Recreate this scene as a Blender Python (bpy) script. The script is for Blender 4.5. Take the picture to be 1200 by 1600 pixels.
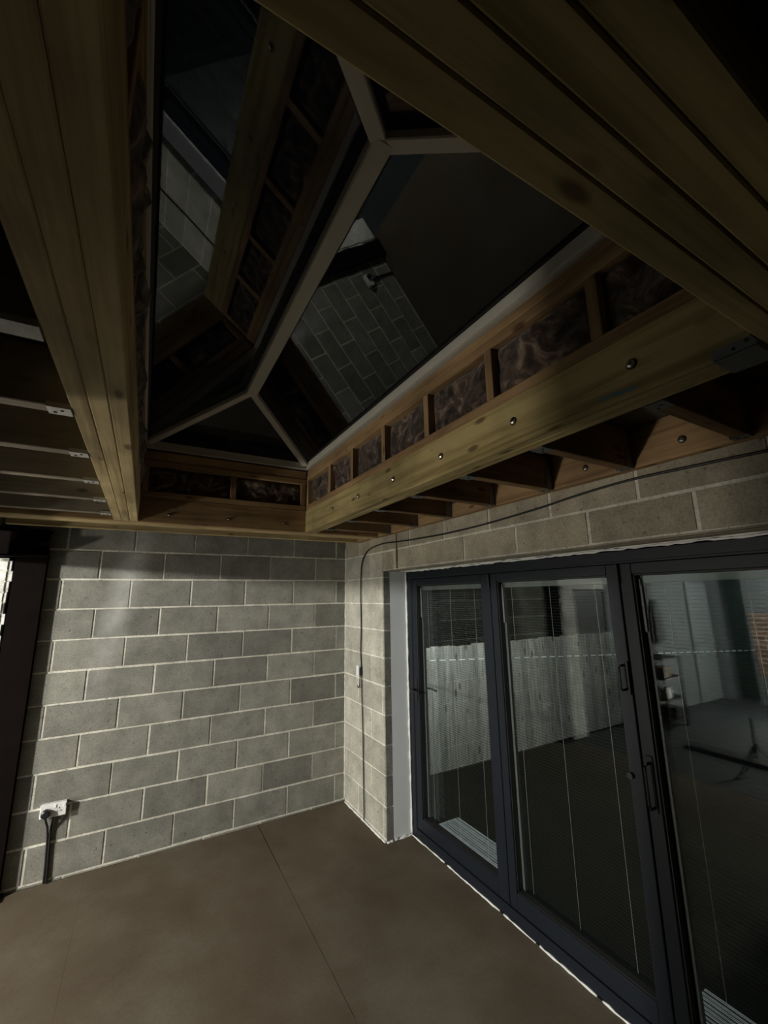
import bpy, bmesh, math, random
from mathutils import Vector, Matrix, noise
random.seed(7)
S = bpy.context.scene
COL = S.collection
for o in list(bpy.data.objects): bpy.data.objects.remove(o)

# ---------------------------------------------------------------- camera
cd = bpy.data.cameras.new('camera'); cam = bpy.data.objects.new('camera', cd); COL.objects.link(cam)
cd.sensor_fit = 'HORIZONTAL'; cd.sensor_width = 36; cd.lens = 647.7115*36/1200; cd.clip_start = .02; cd.clip_end = 100
R_ = Vector((0.87011349, -0.49265081, -0.01406017)); U_ = Vector((-0.08616536, -0.18014913, 0.97985806)); F_ = Vector((0.48526079, 0.85137622, 0.19919963))
cam.matrix_world = Matrix(((R_.x, U_.x, -F_.x, -1.80305), (R_.y, U_.y, -F_.y, -3.99445), (R_.z, U_.z, -F_.z, 1.88361), (0, 0, 0, 1)))
S.camera = cam

# ---------------------------------------------------------------- world, lights, exposure
w = bpy.data.worlds.new('night'); S.world = w; w.use_nodes = True
w.node_tree.nodes['Background'].inputs[0].default_value = (.30, .36, .50, 1)
w.node_tree.nodes['Background'].inputs[1].default_value = .0010
S.view_settings.view_transform = 'Standard'; S.view_settings.look = 'None'
S.view_settings.exposure = 0.0; S.view_settings.gamma = 1; S.view_settings.use_curve_mapping = False

def lamp(name, loc, power, radius, color, kind='POINT'):
    l = bpy.data.lights.new(name, kind); l.energy = power; l.color = color; l.shadow_soft_size = radius
    o = bpy.data.objects.new(name, l); o.location = loc; COL.objects.link(o); return o
ROOM_LAMP = (-5.9, -2.35, 2.44)
lamp('room_lamp_light', ROOM_LAMP, 1060, .10, (1.0, .975, .895))
WORK_LAMP = (-5.55, -1.62, .52)
lamp('work_lamp_light', WORK_LAMP, 200, .13, (1.0, .93, .80))
GARDEN_LAMP = (.56, -.75, 2.48)
lamp('garden_lamp_light', GARDEN_LAMP, 280, .05, (.95, .98, 1.0))

# ---------------------------------------------------------------- helpers
class MB:
    def __init__(s): s.v = []; s.f = []; s.m = []; s.t = []
    def face(s, pts, m=0, t=.5):
        b = len(s.v); s.v += [tuple(p) for p in pts]; s.f.append(tuple(range(b, b+len(pts)))); s.m.append(m); s.t.append(t)
    def box(s, a, b, m=0, t=.5, M=None, ch=0):
        x0, y0, z0 = [min(a[i], b[i]) for i in range(3)]; x1, y1, z1 = [max(a[i], b[i]) for i in range(3)]
        bm = bmesh.new(); bmesh.ops.create_cube(bm, size=1)
        for v in bm.verts: v.co = Vector(((x0+x1)/2+v.co.x*(x1-x0), (y0+y1)/2+v.co.y*(y1-y0), (z0+z1)/2+v.co.z*(z1-z0)))
        if ch: bmesh.ops.bevel(bm, geom=bm.edges[:], offset=ch, segments=1, affect='EDGES')
        s.add(bm, m, t, M)
    def add(s, bm, m=0, t=.5, M=None):
        if M is not None: bm.transform(M)
        b = len(s.v); bm.verts.index_update()
        for v in bm.verts: s.v.append(tuple(v.co))
        for f in bm.faces: s.f.append(tuple(b+v.index for v in f.verts)); s.m.append(m); s.t.append(t)
        bm.free()
    def bar(s, p, q, wd, ht, up=(0, 0, 1), m=0, ch=0, t=.5):
        p, q = Vector(p), Vector(q); d = (q-p); L = d.length; d.normalize()
        sd = d.cross(Vector(up)).normalized(); u = sd.cross(d)
        M = Matrix(((d.x, sd.x, u.x, p.x), (d.y, sd.y, u.y, p.y), (d.z, sd.z, u.z, p.z), (0, 0, 0, 1)))
        s.box((0, -wd/2, -ht/2), (L, wd/2, ht/2), m, t, M, ch)
    def tube(s, pts, r, n=8, m=0, cap=True):
        pts = [Vector(p) for p in pts]; rings = []
        up = Vector((0, 0, 1))
        for i, p in enumerate(pts):
            d = (pts[min(i+1, len(pts)-1)]-pts[max(i-1, 0)]).normalized()
            if abs(d.dot(up)) > .95: up = Vector((1, 0, 0)) if abs(d.x) < .8 else Vector((0, 1, 0))
            a = d.cross(up).normalized(); b = a.cross(d).normalized()
            rr = r[i] if isinstance(r, (list, tuple)) else r
            base = len(s.v)
            for k in range(n):
                an = 2*math.pi*k/n; s.v.append(tuple(p+(a*math.cos(an)+b*math.sin(an))*rr))
            rings.append(base)
        for i in range(len(rings)-1):
            for k in range(n):
                s.f.append((rings[i]+k, rings[i]+(k+1) % n, rings[i+1]+(k+1) % n, rings[i+1]+k)); s.m.append(m); s.t.append(.5)
        if cap:
            s.f.append(tuple(rings[0]+k for k in reversed(range(n)))); s.m.append(m); s.t.append(.5)
            s.f.append(tuple(rings[-1]+k for k in range(n))); s.m.append(m); s.t.append(.5)
    def cyl(s, p, q, r, n=16, m=0): s.tube([p, q], r, n, m)
    def build(s, name, mats, parent=None, smooth=False):
        me = bpy.data.meshes.new(name); me.from_pydata(s.v, [], s.f)
        if not isinstance(mats, (list, tuple)): mats = [mats]
        for x in mats: me.materials.append(x)
        me.polygons.foreach_set('material_index', s.m)
        if any(t != .5 for t in s.t):
            a = me.attributes.new('tone', 'FLOAT', 'FACE'); a.data.foreach_set('value', s.t)
        bm = bmesh.new(); bm.from_mesh(me); bmesh.ops.recalc_face_normals(bm, faces=bm.faces); bm.to_mesh(me); bm.free()
        if smooth: me.polygons.foreach_set('use_smooth', [True]*len(me.polygons))
        o = bpy.data.objects.new(name, me); COL.objects.link(o)
        if parent: o.parent = parent
        return o
def tag(o, label=None, cat=None, group=None, kind=None):
    if label: o['label'] = label
    if cat: o['category'] = cat
    if group: o['group'] = group
    if kind: o['kind'] = kind
    return o
def empty(name, loc, label=None, cat=None, group=None, kind=None):
    o = bpy.data.objects.new(name, None); o.location = loc; o.empty_display_size = .05; COL.objects.link(o)
    return tag(o, label, cat, group, kind)
def struct(o, label=None): return tag(o, label, None, None, 'structure')

# ---------------------------------------------------------------- materials
def nt(name):
    m = bpy.data.materials.new(name); m.use_nodes = True; t = m.node_tree; t.nodes.clear()
    o = t.nodes.new('ShaderNodeOutputMaterial'); return m, t, o
def N(t, typ, **k):
    n = t.nodes.new(typ)
    for a, b in k.items():
        if a in n.inputs: n.inputs[a].default_value = b
        else: setattr(n, a, b)
    return n
def plain(name, col, rough=.6, metal=0, noise_amt=.12, scale=20, bump=.0, spec=.5):
    m, t, o = nt(name); p = N(t, 'ShaderNodeBsdfPrincipled', Roughness=rough, Metallic=metal); p.inputs['Specular IOR Level'].default_value = spec
    tc = N(t, 'ShaderNodeTexCoord'); nz = N(t, 'ShaderNodeTexNoise', Scale=scale, Detail=4.0)
    t.links.new(tc.outputs['Object'], nz.inputs['Vector'])
    mr = N(t, 'ShaderNodeMapRange'); mr.inputs[3].default_value = 1-noise_amt; mr.inputs[4].default_value = 1+noise_amt
    t.links.new(nz.outputs[0], mr.inputs[0])
    mx = N(t, 'ShaderNodeMix', data_type='RGBA', blend_type='MULTIPLY'); mx.inputs[0].default_value = 1; mx.inputs[6].default_value = (*col, 1)
    t.links.new(mr.outputs[0], mx.inputs[7]); t.links.new(mx.outputs[2], p.inputs['Base Color'])
    if bump:
        b = N(t, 'ShaderNodeBump', Strength=bump, Distance=.005); t.links.new(nz.outputs[0], b.inputs['Height']); t.links.new(b.outputs[0], p.inputs['Normal'])
    t.links.new(p.outputs[0], o.inputs[0]); return m
def ramp(t, src, stops):
    r = N(t, 'ShaderNodeValToRGB'); e = r.color_ramp.elements
    while len(e) < len(stops): e.new(.5)
    for i, (p, c) in enumerate(stops): e[i].position = p; e[i].color = (*c, 1) if len(c) == 3 else c
    t.links.new(src, r.inputs[0]); return r.outputs[0]
def wood(name, light, dark, rough=.75):
    m, t, o = nt(name); L = t.links.new
    p = N(t, 'ShaderNodeBsdfPrincipled', Roughness=rough); p.inputs['Specular IOR Level'].default_value = .25
    tc = N(t, 'ShaderNodeTexCoord'); oi = N(t, 'ShaderNodeObjectInfo')
    ofs = N(t, 'ShaderNodeVectorMath', operation='SCALE'); ofs.inputs[0].default_value = (13.1, 7.7, 5.3); L(oi.outputs['Random'], ofs.inputs['Scale'])
    ad = N(t, 'ShaderNodeVectorMath', operation='ADD'); L(tc.outputs['Object'], ad.inputs[0]); L(ofs.outputs[0], ad.inputs[1])
    mp = N(t, 'ShaderNodeMapping'); mp.inputs['Scale'].default_value = (1.1, 26, 26); L(ad.outputs[0], mp.inputs[0])
    # knots warp the grain
    kn = N(t, 'ShaderNodeTexVoronoi', Scale=1.0); km = N(t, 'ShaderNodeMapping'); km.inputs['Scale'].default_value = (4.6, 13, 13); L(ad.outputs[0], km.inputs[0]); L(km.outputs[0], kn.inputs[0])
    g = N(t, 'ShaderNodeTexNoise', Scale=1.0, Detail=5.0, Roughness=.6, Distortion=.6); L(mp.outputs[0], g.inputs[0])
    c = ramp(t, g.outputs[0], [(.32, dark), (.56, light)])
    bl = N(t, 'ShaderNodeTexNoise', Scale=3.0, Detail=3.0); L(ad.outputs[0], bl.inputs[0])
    mr = N(t, 'ShaderNodeMapRange'); mr.inputs[1].default_value = .3; mr.inputs[2].default_value = .7; mr.inputs[3].default_value = .62; mr.inputs[4].default_value = 1.14; L(bl.outputs[0], mr.inputs[0])
    m1 = N(t, 'ShaderNodeMix', data_type='RGBA', blend_type='MULTIPLY'); m1.inputs[0].default_value = 1; L(c, m1.inputs[6]); L(mr.outputs[0], m1.inputs[7])
    ks = N(t, 'ShaderNodeMapRange'); ks.inputs[1].default_value = .10; ks.inputs[2].default_value = .19; ks.inputs[3].default_value = .75; ks.inputs[4].default_value = 0; L(kn.outputs['Distance'], ks.inputs[0])
    m2 = N(t, 'ShaderNodeMix', data_type='RGBA'); L(ks.outputs[0], m2.inputs[0]); L(m1.outputs[2], m2.inputs[6]); m2.inputs[7].default_value = (dark[0]*.28, dark[1]*.2, dark[2]*.16, 1)
    L(m2.outputs[2], p.inputs['Base Color'])
    b = N(t, 'ShaderNodeBump', Strength=.25, Distance=.002); L(g.outputs[0], b.inputs['Height']); L(b.outputs[0], p.inputs['Normal'])
    L(p.outputs[0], o.inputs[0]); return m
def block_mat(name, col, spread=.35, bump=.5, streak=False):
    m, t, o = nt(name); L = t.links.new
    p = N(t, 'ShaderNodeBsdfPrincipled', Roughness=.95); p.inputs['Specular IOR Level'].default_value = .12
    g = N(t, 'ShaderNodeNewGeometry'); at = N(t, 'ShaderNodeAttribute', attribute_name='tone')
    n1 = N(t, 'ShaderNodeTexNoise', Scale=90.0, Detail=3.0); n2 = N(t, 'ShaderNodeTexNoise', Scale=6.0, Detail=6.0, Roughness=.65)
    n3 = N(t, 'ShaderNodeTexNoise', Scale=34.0, Detail=4.0, Roughness=.7)
    for n in (n1, n2, n3): L(g.outputs['Position'], n.inputs[0])
    a = N(t, 'ShaderNodeMapRange'); a.inputs[3].default_value = 1-spread; a.inputs[4].default_value = 1+spread; L(at.outputs['Fac'], a.inputs[0])
    b_ = N(t, 'ShaderNodeMapRange'); b_.inputs[1].default_value = .3; b_.inputs[2].default_value = .7; b_.inputs[3].default_value = .84; b_.inputs[4].default_value = 1.16; L(n1.outputs[0], b_.inputs[0])
    c_ = N(t, 'ShaderNodeMapRange'); c_.inputs[1].default_value = .3; c_.inputs[2].default_value = .7; c_.inputs[3].default_value = .74; c_.inputs[4].default_value = 1.26; L(n2.outputs[0], c_.inputs[0])
    d_ = N(t, 'ShaderNodeMapRange'); d_.inputs[1].default_value = .30; d_.inputs[2].default_value = .40; d_.inputs[3].default_value = .42; d_.inputs[4].default_value = 1.0; L(n3.outputs[0], d_.inputs[0])
    v = a.outputs[0]
    for q in (b_, c_, d_):
        mm = N(t, 'ShaderNodeMath', operation='MULTIPLY'); L(v, mm.inputs[0]); L(q.outputs[0], mm.inputs[1]); v = mm.outputs[0]
    mx = N(t, 'ShaderNodeMix', data_type='RGBA', blend_type='MULTIPLY'); mx.inputs[0].default_value = 1; mx.inputs[6].default_value = (*col, 1); L(v, mx.inputs[7]); colr = mx.outputs[2]
    if streak:   # a paler streak on the left part of the wall, fading out downwards
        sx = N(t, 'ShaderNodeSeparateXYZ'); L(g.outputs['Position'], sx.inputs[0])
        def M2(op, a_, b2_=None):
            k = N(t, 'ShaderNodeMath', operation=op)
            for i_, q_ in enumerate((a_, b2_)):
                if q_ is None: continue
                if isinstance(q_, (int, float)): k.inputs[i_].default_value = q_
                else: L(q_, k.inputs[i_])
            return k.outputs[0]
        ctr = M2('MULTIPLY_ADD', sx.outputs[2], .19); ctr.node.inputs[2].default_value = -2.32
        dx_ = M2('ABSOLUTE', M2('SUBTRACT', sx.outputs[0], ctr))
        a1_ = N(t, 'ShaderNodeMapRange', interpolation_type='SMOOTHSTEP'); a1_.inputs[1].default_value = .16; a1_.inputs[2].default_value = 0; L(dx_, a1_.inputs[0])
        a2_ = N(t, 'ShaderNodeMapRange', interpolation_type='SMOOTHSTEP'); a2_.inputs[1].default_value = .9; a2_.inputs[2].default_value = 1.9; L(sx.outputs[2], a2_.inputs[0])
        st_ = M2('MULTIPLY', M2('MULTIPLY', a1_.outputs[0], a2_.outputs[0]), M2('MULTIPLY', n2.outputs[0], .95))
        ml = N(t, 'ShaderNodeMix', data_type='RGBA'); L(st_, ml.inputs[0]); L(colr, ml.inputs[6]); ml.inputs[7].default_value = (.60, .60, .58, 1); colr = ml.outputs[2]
    L(colr, p.inputs['Base Color'])
    bp = N(t, 'ShaderNodeBump', Strength=bump, Distance=.004); L(n3.outputs[0], bp.inputs['Height']); L(bp.outputs[0], p.inputs['Normal'])
    L(p.outputs[0], o.inputs[0]); return m
def glass_mat(name, f0, tint=(1, 1, 1)):
    m, t, o = nt(name); L = t.links.new
    g = N(t, 'ShaderNodeNewGeometry'); d = N(t, 'ShaderNodeVectorMath', operation='DOT_PRODUCT'); L(g.outputs['Incoming'], d.inputs[0]); L(g.outputs['Normal'], d.inputs[1])
    ab = N(t, 'ShaderNodeMath', operation='ABSOLUTE'); L(d.outputs['Value'], ab.inputs[0])
    s1 = N(t, 'ShaderNodeMath', operation='SUBTRACT'); s1.inputs[0].default_value = 1; L(ab.outputs[0], s1.inputs[1])
    pw = N(t, 'ShaderNodeMath', operation='POWER'); pw.inputs[1].default_value = 5; L(s1.outputs[0], pw.inputs[0])
    ma = N(t, 'ShaderNodeMath', operation='MULTIPLY_ADD', use_clamp=True); ma.inputs[1].default_value = 1-f0; ma.inputs[2].default_value = f0; L(pw.outputs[0], ma.inputs[0])
    tr = N(t, 'ShaderNodeBsdfTransparent'); tr.inputs[0].default_value = (*tint, 1); gl = N(t, 'ShaderNodeBsdfGlossy', Roughness=.0)
    mx = N(t, 'ShaderNodeMixShader'); L(ma.outputs[0], mx.inputs[0]); L(tr.outputs[0], mx.inputs[1]); L(gl.outputs[0], mx.inputs[2]); L(mx.outputs[0], o.inputs[0]); return m

W_PALE = wood('pine pale', (.64, .50, .265), (.38, .275, .13))
W_YEL = wood('treated pine yellow green', (.52, .415, .19), (.28, .205, .08))
W_ORA = wood('stud pine orange', (.44, .285, .145), (.25, .15, .07))
W_GREY = wood('dull joist pine', (.36, .31, .24), (.27, .23, .17))
W_DRK = wood('joist pine brown', (.30, .19, .09), (.19, .11, .05))
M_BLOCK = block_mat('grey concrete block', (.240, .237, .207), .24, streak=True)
M_PIERBLOCK = block_mat('pale concrete block', (.43, .42, .36), .14)
M_LINTBLOCK = block_mat('dusty lintel block', (.40, .36, .28), .12)
M_MORTAR = block_mat('pale mortar', (.68, .66, .58), .2, .8)
M_WHITEBRICK = block_mat('white painted brick', (.80, .80, .76), .1, .7)
M_FOAM = plain('white sealant', (.82, .82, .80), .6, 0, .1, 60, .6)
M_CLOSER = plain('grey plastic cavity board', (.86, .90, .92), .55, 0, .06, 6)
M_ANTH = plain('anthracite powder coat', (.010, .013, .019), .42, 0, .1, 30, 0, .3)
M_BLACK = plain('black rubber', (.006, .006, .007), .6)
M_BLKPL = plain('black plastic', (.012, .012, .013), .4)
M_ALU = plain('brushed spacer aluminium', (.13, .135, .13), .5, .2)
M_CORD = plain('pale blind cord', (.36, .36, .34), .8)
M_SLAT = plain('grey blind slat', (.006, .007, .007), .95, .0, .05)
M_WHITEPL = plain('white plastic', (.82, .82, .82), .35, 0, .02)
M_LANTERN = plain('white lantern aluminium', (.60, .57, .50), .45, 0, .05, 12)
M_GALV = plain('galvanised steel', (.16, .165, .17), .5, .4, .3, 35)
M_GALV_LIT = plain('lit galvanised steel', (.62, .61, .58), .6, .2, .3, 35)  # paler copy: light caught by the strap undersides put into its colour
M_BOLT = plain('zinc bolt', (.75, .72, .66), .25, 1)
M_RED = plain('dark red oxide steel', (.0045, .0025, .002), .85, 0, .6, 9, .3, .08)
M_CHROME = plain('chrome', (.85, .85, .85), .12, 1, .02)
M_GLASS = glass_mat('door glass', .030, (.94, .97, .96))
M_RGLASS = glass_mat('lantern glass', .045, (.8, .84, .85))
M_DECK = plain('roof deck underside', (.085, .075, .06), .9, 0, .4, 5)
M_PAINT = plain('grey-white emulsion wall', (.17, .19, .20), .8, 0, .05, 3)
M_GROUND = plain('dark damp ground', (.0025, .0032, .0025), .95, 0, .5, 8, .5, .05)
M_INSUL = None

def floor_mat():
    m, t, o = nt('dusty boarded floor'); L = t.links.new
    p = N(t, 'ShaderNodeBsdfPrincipled', Roughness=.85); p.inputs['Specular IOR Level'].default_value = .2
    g = N(t, 'ShaderNodeNewGeometry')
    n1 = N(t, 'ShaderNodeTexNoise', Scale=1.7, Detail=6.0, Roughness=.6); n2 = N(t, 'ShaderNodeTexNoise', Scale=60.0, Detail=4.0); n3 = N(t, 'ShaderNodeTexNoise', Scale=7.0, Detail=5.0)
    for n in (n1, n2, n3): L(g.outputs['Position'], n.inputs[0])
    c = ramp(t, n1.outputs[0], [(.3, (.092, .068, .045)), (.5, (.118, .094, .066)), (.72, (.150, .130, .098))])
    a = N(t, 'ShaderNodeMapRange'); a.inputs[3].default_value = .82; a.inputs[4].default_value = 1.18; L(n2.outputs[0], a.inputs[0])
    m1 = N(t, 'ShaderNodeMix', data_type='RGBA', blend_type='MULTIPLY'); m1.inputs[0].default_value = 1; L(c, m1.inputs[6]); L(a.outputs[0], m1.inputs[7])
    sp = N(t, 'ShaderNodeTexVoronoi', Scale=2.6); L(g.outputs['Position'], sp.inputs[0])
    q = N(t, 'ShaderNodeMapRange'); q.inputs[1].default_value = .03; q.inputs[2].default_value = .055; q.inputs[3].default_value = .7; q.inputs[4].default_value = 0; L(sp.outputs['Distance'], q.inputs[0])
    m2 = N(t, 'ShaderNodeMix', data_type='RGBA'); L(q.outputs[0], m2.inputs[0]); L(m1.outputs[2], m2.inputs[6]); m2.inputs[7].default_value = (.07, .045, .03, 1)
    L(m2.outputs[2], p.inputs['Base Color'])
    b = N(t, 'ShaderNodeBump', Strength=.3, Distance=.01); L(n3.outputs[0], b.inputs['Height']); L(b.outputs[0], p.inputs['Normal'])
    L(p.outputs[0], o.inputs[0]); return m
def insul_mat():
    m, t, o = nt('brown mineral wool'); L = t.links.new
    p = N(t, 'ShaderNodeBsdfPrincipled', Roughness=.9); p.inputs['Sheen Weight'].default_value = .3
    g = N(t, 'ShaderNodeNewGeometry'); n = N(t, 'ShaderNodeTexNoise', Scale=8.5, Detail=8.0, Roughness=.6, Distortion=1.8); L(g.outputs['Position'], n.inputs[0])
    c = ramp(t, n.outputs[0], [(.40, (.022, .012, .008)), (.54, (.10, .06, .04)), (.68, (.33, .25, .20))])
    L(c, p.inputs['Base Color']); b = N(t, 'ShaderNodeBump', Strength=.9, Distance=.02); L(n.outputs[0], b.inputs['Height']); L(b.outputs[0], p.inputs['Normal'])
    L(p.outputs[0], o.inputs[0]); return m
def fence_mat():
    m, t, o = nt('weathered fence boards'); L = t.links.new
    p = N(t, 'ShaderNodeBsdfPrincipled', Roughness=.9); p.inputs['Specular IOR Level'].default_value = .1
    g = N(t, 'ShaderNodeNewGeometry'); at = N(t, 'ShaderNodeAttribute', attribute_name='tone')
    mp = N(t, 'ShaderNodeMapping'); mp.inputs['Scale'].default_value = (34, 34, 3.0); L(g.outputs['Position'], mp.inputs[0])
    n = N(t, 'ShaderNodeTexNoise', Scale=1.0, Detail=6.0, Roughness=.65); L(mp.outputs[0], n.inputs[0])
    c = ramp(t, n.outputs[0], [(.3, (.16, .145, .125)), (.55, (.33, .31, .28)), (.75, (.46, .44, .41))])
    a = N(t, 'ShaderNodeMapRange'); a.inputs[3].default_value = .65; a.inputs[4].default_value = 1.25; L(at.outputs['Fac'], a.inputs[0])
    m1 = N(t, 'ShaderNodeMix', data_type='RGBA', blend_type='MULTIPLY'); m1.inputs[0].default_value = 1; L(c, m1.inputs[6]); L(a.outputs[0], m1.inputs[7])
    k = N(t, 'ShaderNodeTexVoronoi', Scale=1.0); km = N(t, 'ShaderNodeMapping'); km.inputs['Scale'].default_value = (8, 8, 3.2); L(g.outputs['Position'], km.inputs[0]); L(km.outputs[0], k.inputs[0])
    q = N(t, 'ShaderNodeMapRange'); q.inputs[1].default_value = .12; q.inputs[2].default_value = .2; q.inputs[3].default_value = .8; q.inputs[4].default_value = 0; L(k.outputs['Distance'], q.inputs[0])
    m2 = N(t, 'ShaderNodeMix', data_type='RGBA'); L(q.outputs[0], m2.inputs[0]); L(m1.outputs[2], m2.inputs[6]); m2.inputs[7].default_value = (.07, .055, .04, 1)
    L(m2.outputs[2], p.inputs['Base Color']); L(p.outputs[0], o.inputs[0]); return m
M_FLOOR = floor_mat(); M_INSUL = insul_mat(); M_FENCE = fence_mat()

# ================================================================= SETTING
Z0 = .02
Ln = lambda n: Z0+.225*n
def block_wall(mb, to3, u0, u1, z0, z1, off, mat_b=0, mat_m=1, bw=.45, ch=.225, zb=Z0, jt=.0125, d=.004, seed=0, courses=None, thick=.1, tonef=None):
    """to3(u, z, depth): depth 0 = mortar face, positive = towards the room"""
    rnd = random.Random(seed)
    def bx(ua, ub, za, zc, d0, d1, m, t, ins=0.0):
        A = [(ua, za), (ub, za), (ub, zc), (ua, zc)]; B = [(ua+ins, za+ins), (ub-ins, za+ins), (ub-ins, zc-ins), (ua+ins, zc-ins)]
        a3 = [to3(u, z, d0) for u, z in A]; b3 = [to3(u, z, d1) for u, z in B]
        mb.face(b3, m, t)
        for i in range(4): mb.face([a3[i], a3[(i+1) % 4], b3[(i+1) % 4], b3[i]], m, t)
    bx(u0, u1, z0, z1, -thick, 0, mat_m, .5)
    mb.face([to3(u, z, -thick) for u, z in [(u0, z0), (u1, z0), (u1, z1), (u0, z1)]], mat_m, .5)
    if courses is None:
        courses = []; n = int(math.floor((z0-zb)/ch))
        while zb+n*ch < z1:
            courses.append((zb+n*ch, zb+(n+1)*ch, n)); n += 1
    for (ca, cb, n) in courses:
        a, b = max(ca+jt/2, z0), min(cb-jt/2, z1)
        if b-a < .012: continue
        o = off(n); k0 = int(math.floor((u0-o)/bw))-1
        k = k0
        while o+k*bw < u1:
            ua = max(o+k*bw+jt/2, u0); ub = min(o+(k+1)*bw-jt/2, u1)
            if ub-ua > .012:
                j = lambda: rnd.uniform(-.0018, .0018)
                bx(ua+j(), ub+j(), a+j(), b+j(), -.002, d+rnd.uniform(-.001, .0015), mat_b, rnd.random() if tonef is None else tonef(n, k, rnd), .0025)
            k += 1

# floor : boards butted together with hairline gaps (one structure)
fl = MB()
fl.box((-2.7, -7, -.06), (.24, .0, -.025))
xs = [-2.7, -2.0, -1.4, -.8, -.18, .24]
for i in range(5):
    ys = [[-7, -4.26, -1.86, 0], [-7, -5.46, -3.06, 0], [-7, -4.2, -1.9, 0], [-7, -5.46, -3.06, -.664, 0], [-7, -4.9, -2.5, -.664, 0]][i]
    for j in range(len(ys)-1):
        ga = {2: .0007, 3: .0035}.get(i, .00025) if j == len(ys)-2 else .0005; gb = {3: .0014, 2: .0035}.get(i, .00025) if j == len(ys)-2 else .0005
        if i == 2: ga = .00025
        fl.box((xs[i]+ga, ys[j]+.0002, -.024), (xs[i+1]-gb, ys[j+1]-.0002, 0))
struct(fl.build('floor', [M_FLOOR]), 'dusty brown boarded floor with hairline seams')
f2 = MB(); f2.box((-8.2, -7, -.06), (-2.7, 0, 0)); struct(f2.build('floor_2', [plain('grey screed', (.035, .042, .045), .8, 0, .2, 4)]), 'cool grey floor of the next room')

# back wall of concrete blocks
wb = MB()
def bt(n, k, r):
    t = r.random()
    return t
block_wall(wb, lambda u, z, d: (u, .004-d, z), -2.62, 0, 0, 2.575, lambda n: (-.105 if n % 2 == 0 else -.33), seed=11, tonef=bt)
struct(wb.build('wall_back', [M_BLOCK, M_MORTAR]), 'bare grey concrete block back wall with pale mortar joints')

# right wall: pier beside the corner and blocks above the doors
wr = MB()
to_r = lambda u, z, d: (.004-d, u, z)
block_wall(wr, to_r, -.79, 0, 0, 2.27, lambda n: (-.42 if n % 2 == 0 else -.55) if n % 4 else -.30, seed=5, mat_b=0, thick=.07)
block_wall(wr, to_r, -5.2, -.79, 2.105, 2.27, lambda n: -1.436-.45*20+0, seed=8, mat_b=2, courses=[(2.105, 2.27, 9)], thick=.07)
block_wall(wr, to_r, -5.2, 0, 2.27, 2.575, lambda n: -1.23-.45*20 if n % 2 == 0 else -1.436-.45*20, seed=9, mat_b=2, thick=.07)
block_wall(wr, to_r, -7, -4.64, 0, 2.105, lambda n: -.1 if n % 2 else -.33, seed=15, mat_b=0, thick=.236)
# end of the pier, towards the doors: blocks seen end-on
for n in range(10):
    a, b = Ln(n)+.005, min(Ln(n+1)-.005, 2.10)
    if n == 0: a = .004
    wr.box((.006, -.797, a), (.062, -.79, b), 3, random.random())
# block underside above doors
wr.box((.004, -5.2, 2.099), (.055, -.80, 2.106), 2, .4)
wr.box((.085, -5.2, 2.101), (.2, -.80, 2.22), 2, .2)
wr.box((.004, -7, 2.575), (.3, 0, 2.7), 1, .3)
struct(wr.build('wall_right', [M_PIERBLOCK, M_MORTAR, M_LINTBLOCK, M_BLOCK]), 'pale block pier and dusty blocks above the folding doors')
# outside leaf and cavity closer beside the door
tc = MB(); tc.box((.066, -.796, 0.012), (.24, -.76, 2.098)); tc.box((.066, -.76, .012), (.072, 0, 2.098))
struct(tc.build('trim_1', M_CLOSER), 'smooth grey cavity closer board between block pier and door frame')
wo = MB(); wo.box((.245, -.80, -.2), (.345, 6 if False else .05, 2.8)); wo.box((.245, -7, 2.14), (.345, -.8, 2.8)); wo.box((.245, -7, -.2), (.345, -4.64, 2.14))
struct(wo.build('wall_outside', M_PIERBLOCK), 'outer block leaf around the door opening')

# white sealant lines round the frame
rs = random.Random(3)
def bead(mb, p, q, r0, amp, step=.03, gap=0.0):
    p, q = Vector(p), Vector(q); L = (q-p).length; n = int(L/step); pts = []; rad = []
    for i in range(n+1):
        f = i/n; pts.append(p.lerp(q, f)+Vector((rs.uniform(-amp, amp)*.4, 0, rs.uniform(-amp, amp)*.5))); rad.append(r0*rs.uniform(.55, 1.5))
        if gap and rs.random() < gap and len(pts) > 2:
            mb.tube(pts, rad, 6); pts = []; rad = []
    if len(pts) > 1: mb.tube(pts, rad, 6)
t2 = MB()
bead(t2, (.232, -.81, 2.097), (.232, -4.6, 2.097), .006, .005)
bead(t2, (.18, -.81, 2.1), (.18, -4.6, 2.1), .004, .004, .03, .06)
bead(t2, (.234, -.802, .02), (.234, -.802, 2.09), .0065, .004)
bead(t2, (.236, -.80, .003), (.236, -4.6, .003), .0055, .004, .03, .12)
bead(t2, (.005, -.80, .003), (.24, -.80, .003), .008, .006, .012)
bead(t2, (-.006, -.02, .004), (-.006, -.79, .004), .008, .003)
bead(t2, (-.002, -.002, .02), (-.002, -.002, 2.38), .004, .002)
struct(t2.build('trim_2', M_FOAM, smooth=True), 'ragged white sealant and mortar beads along the door frame and wall foot')

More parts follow.
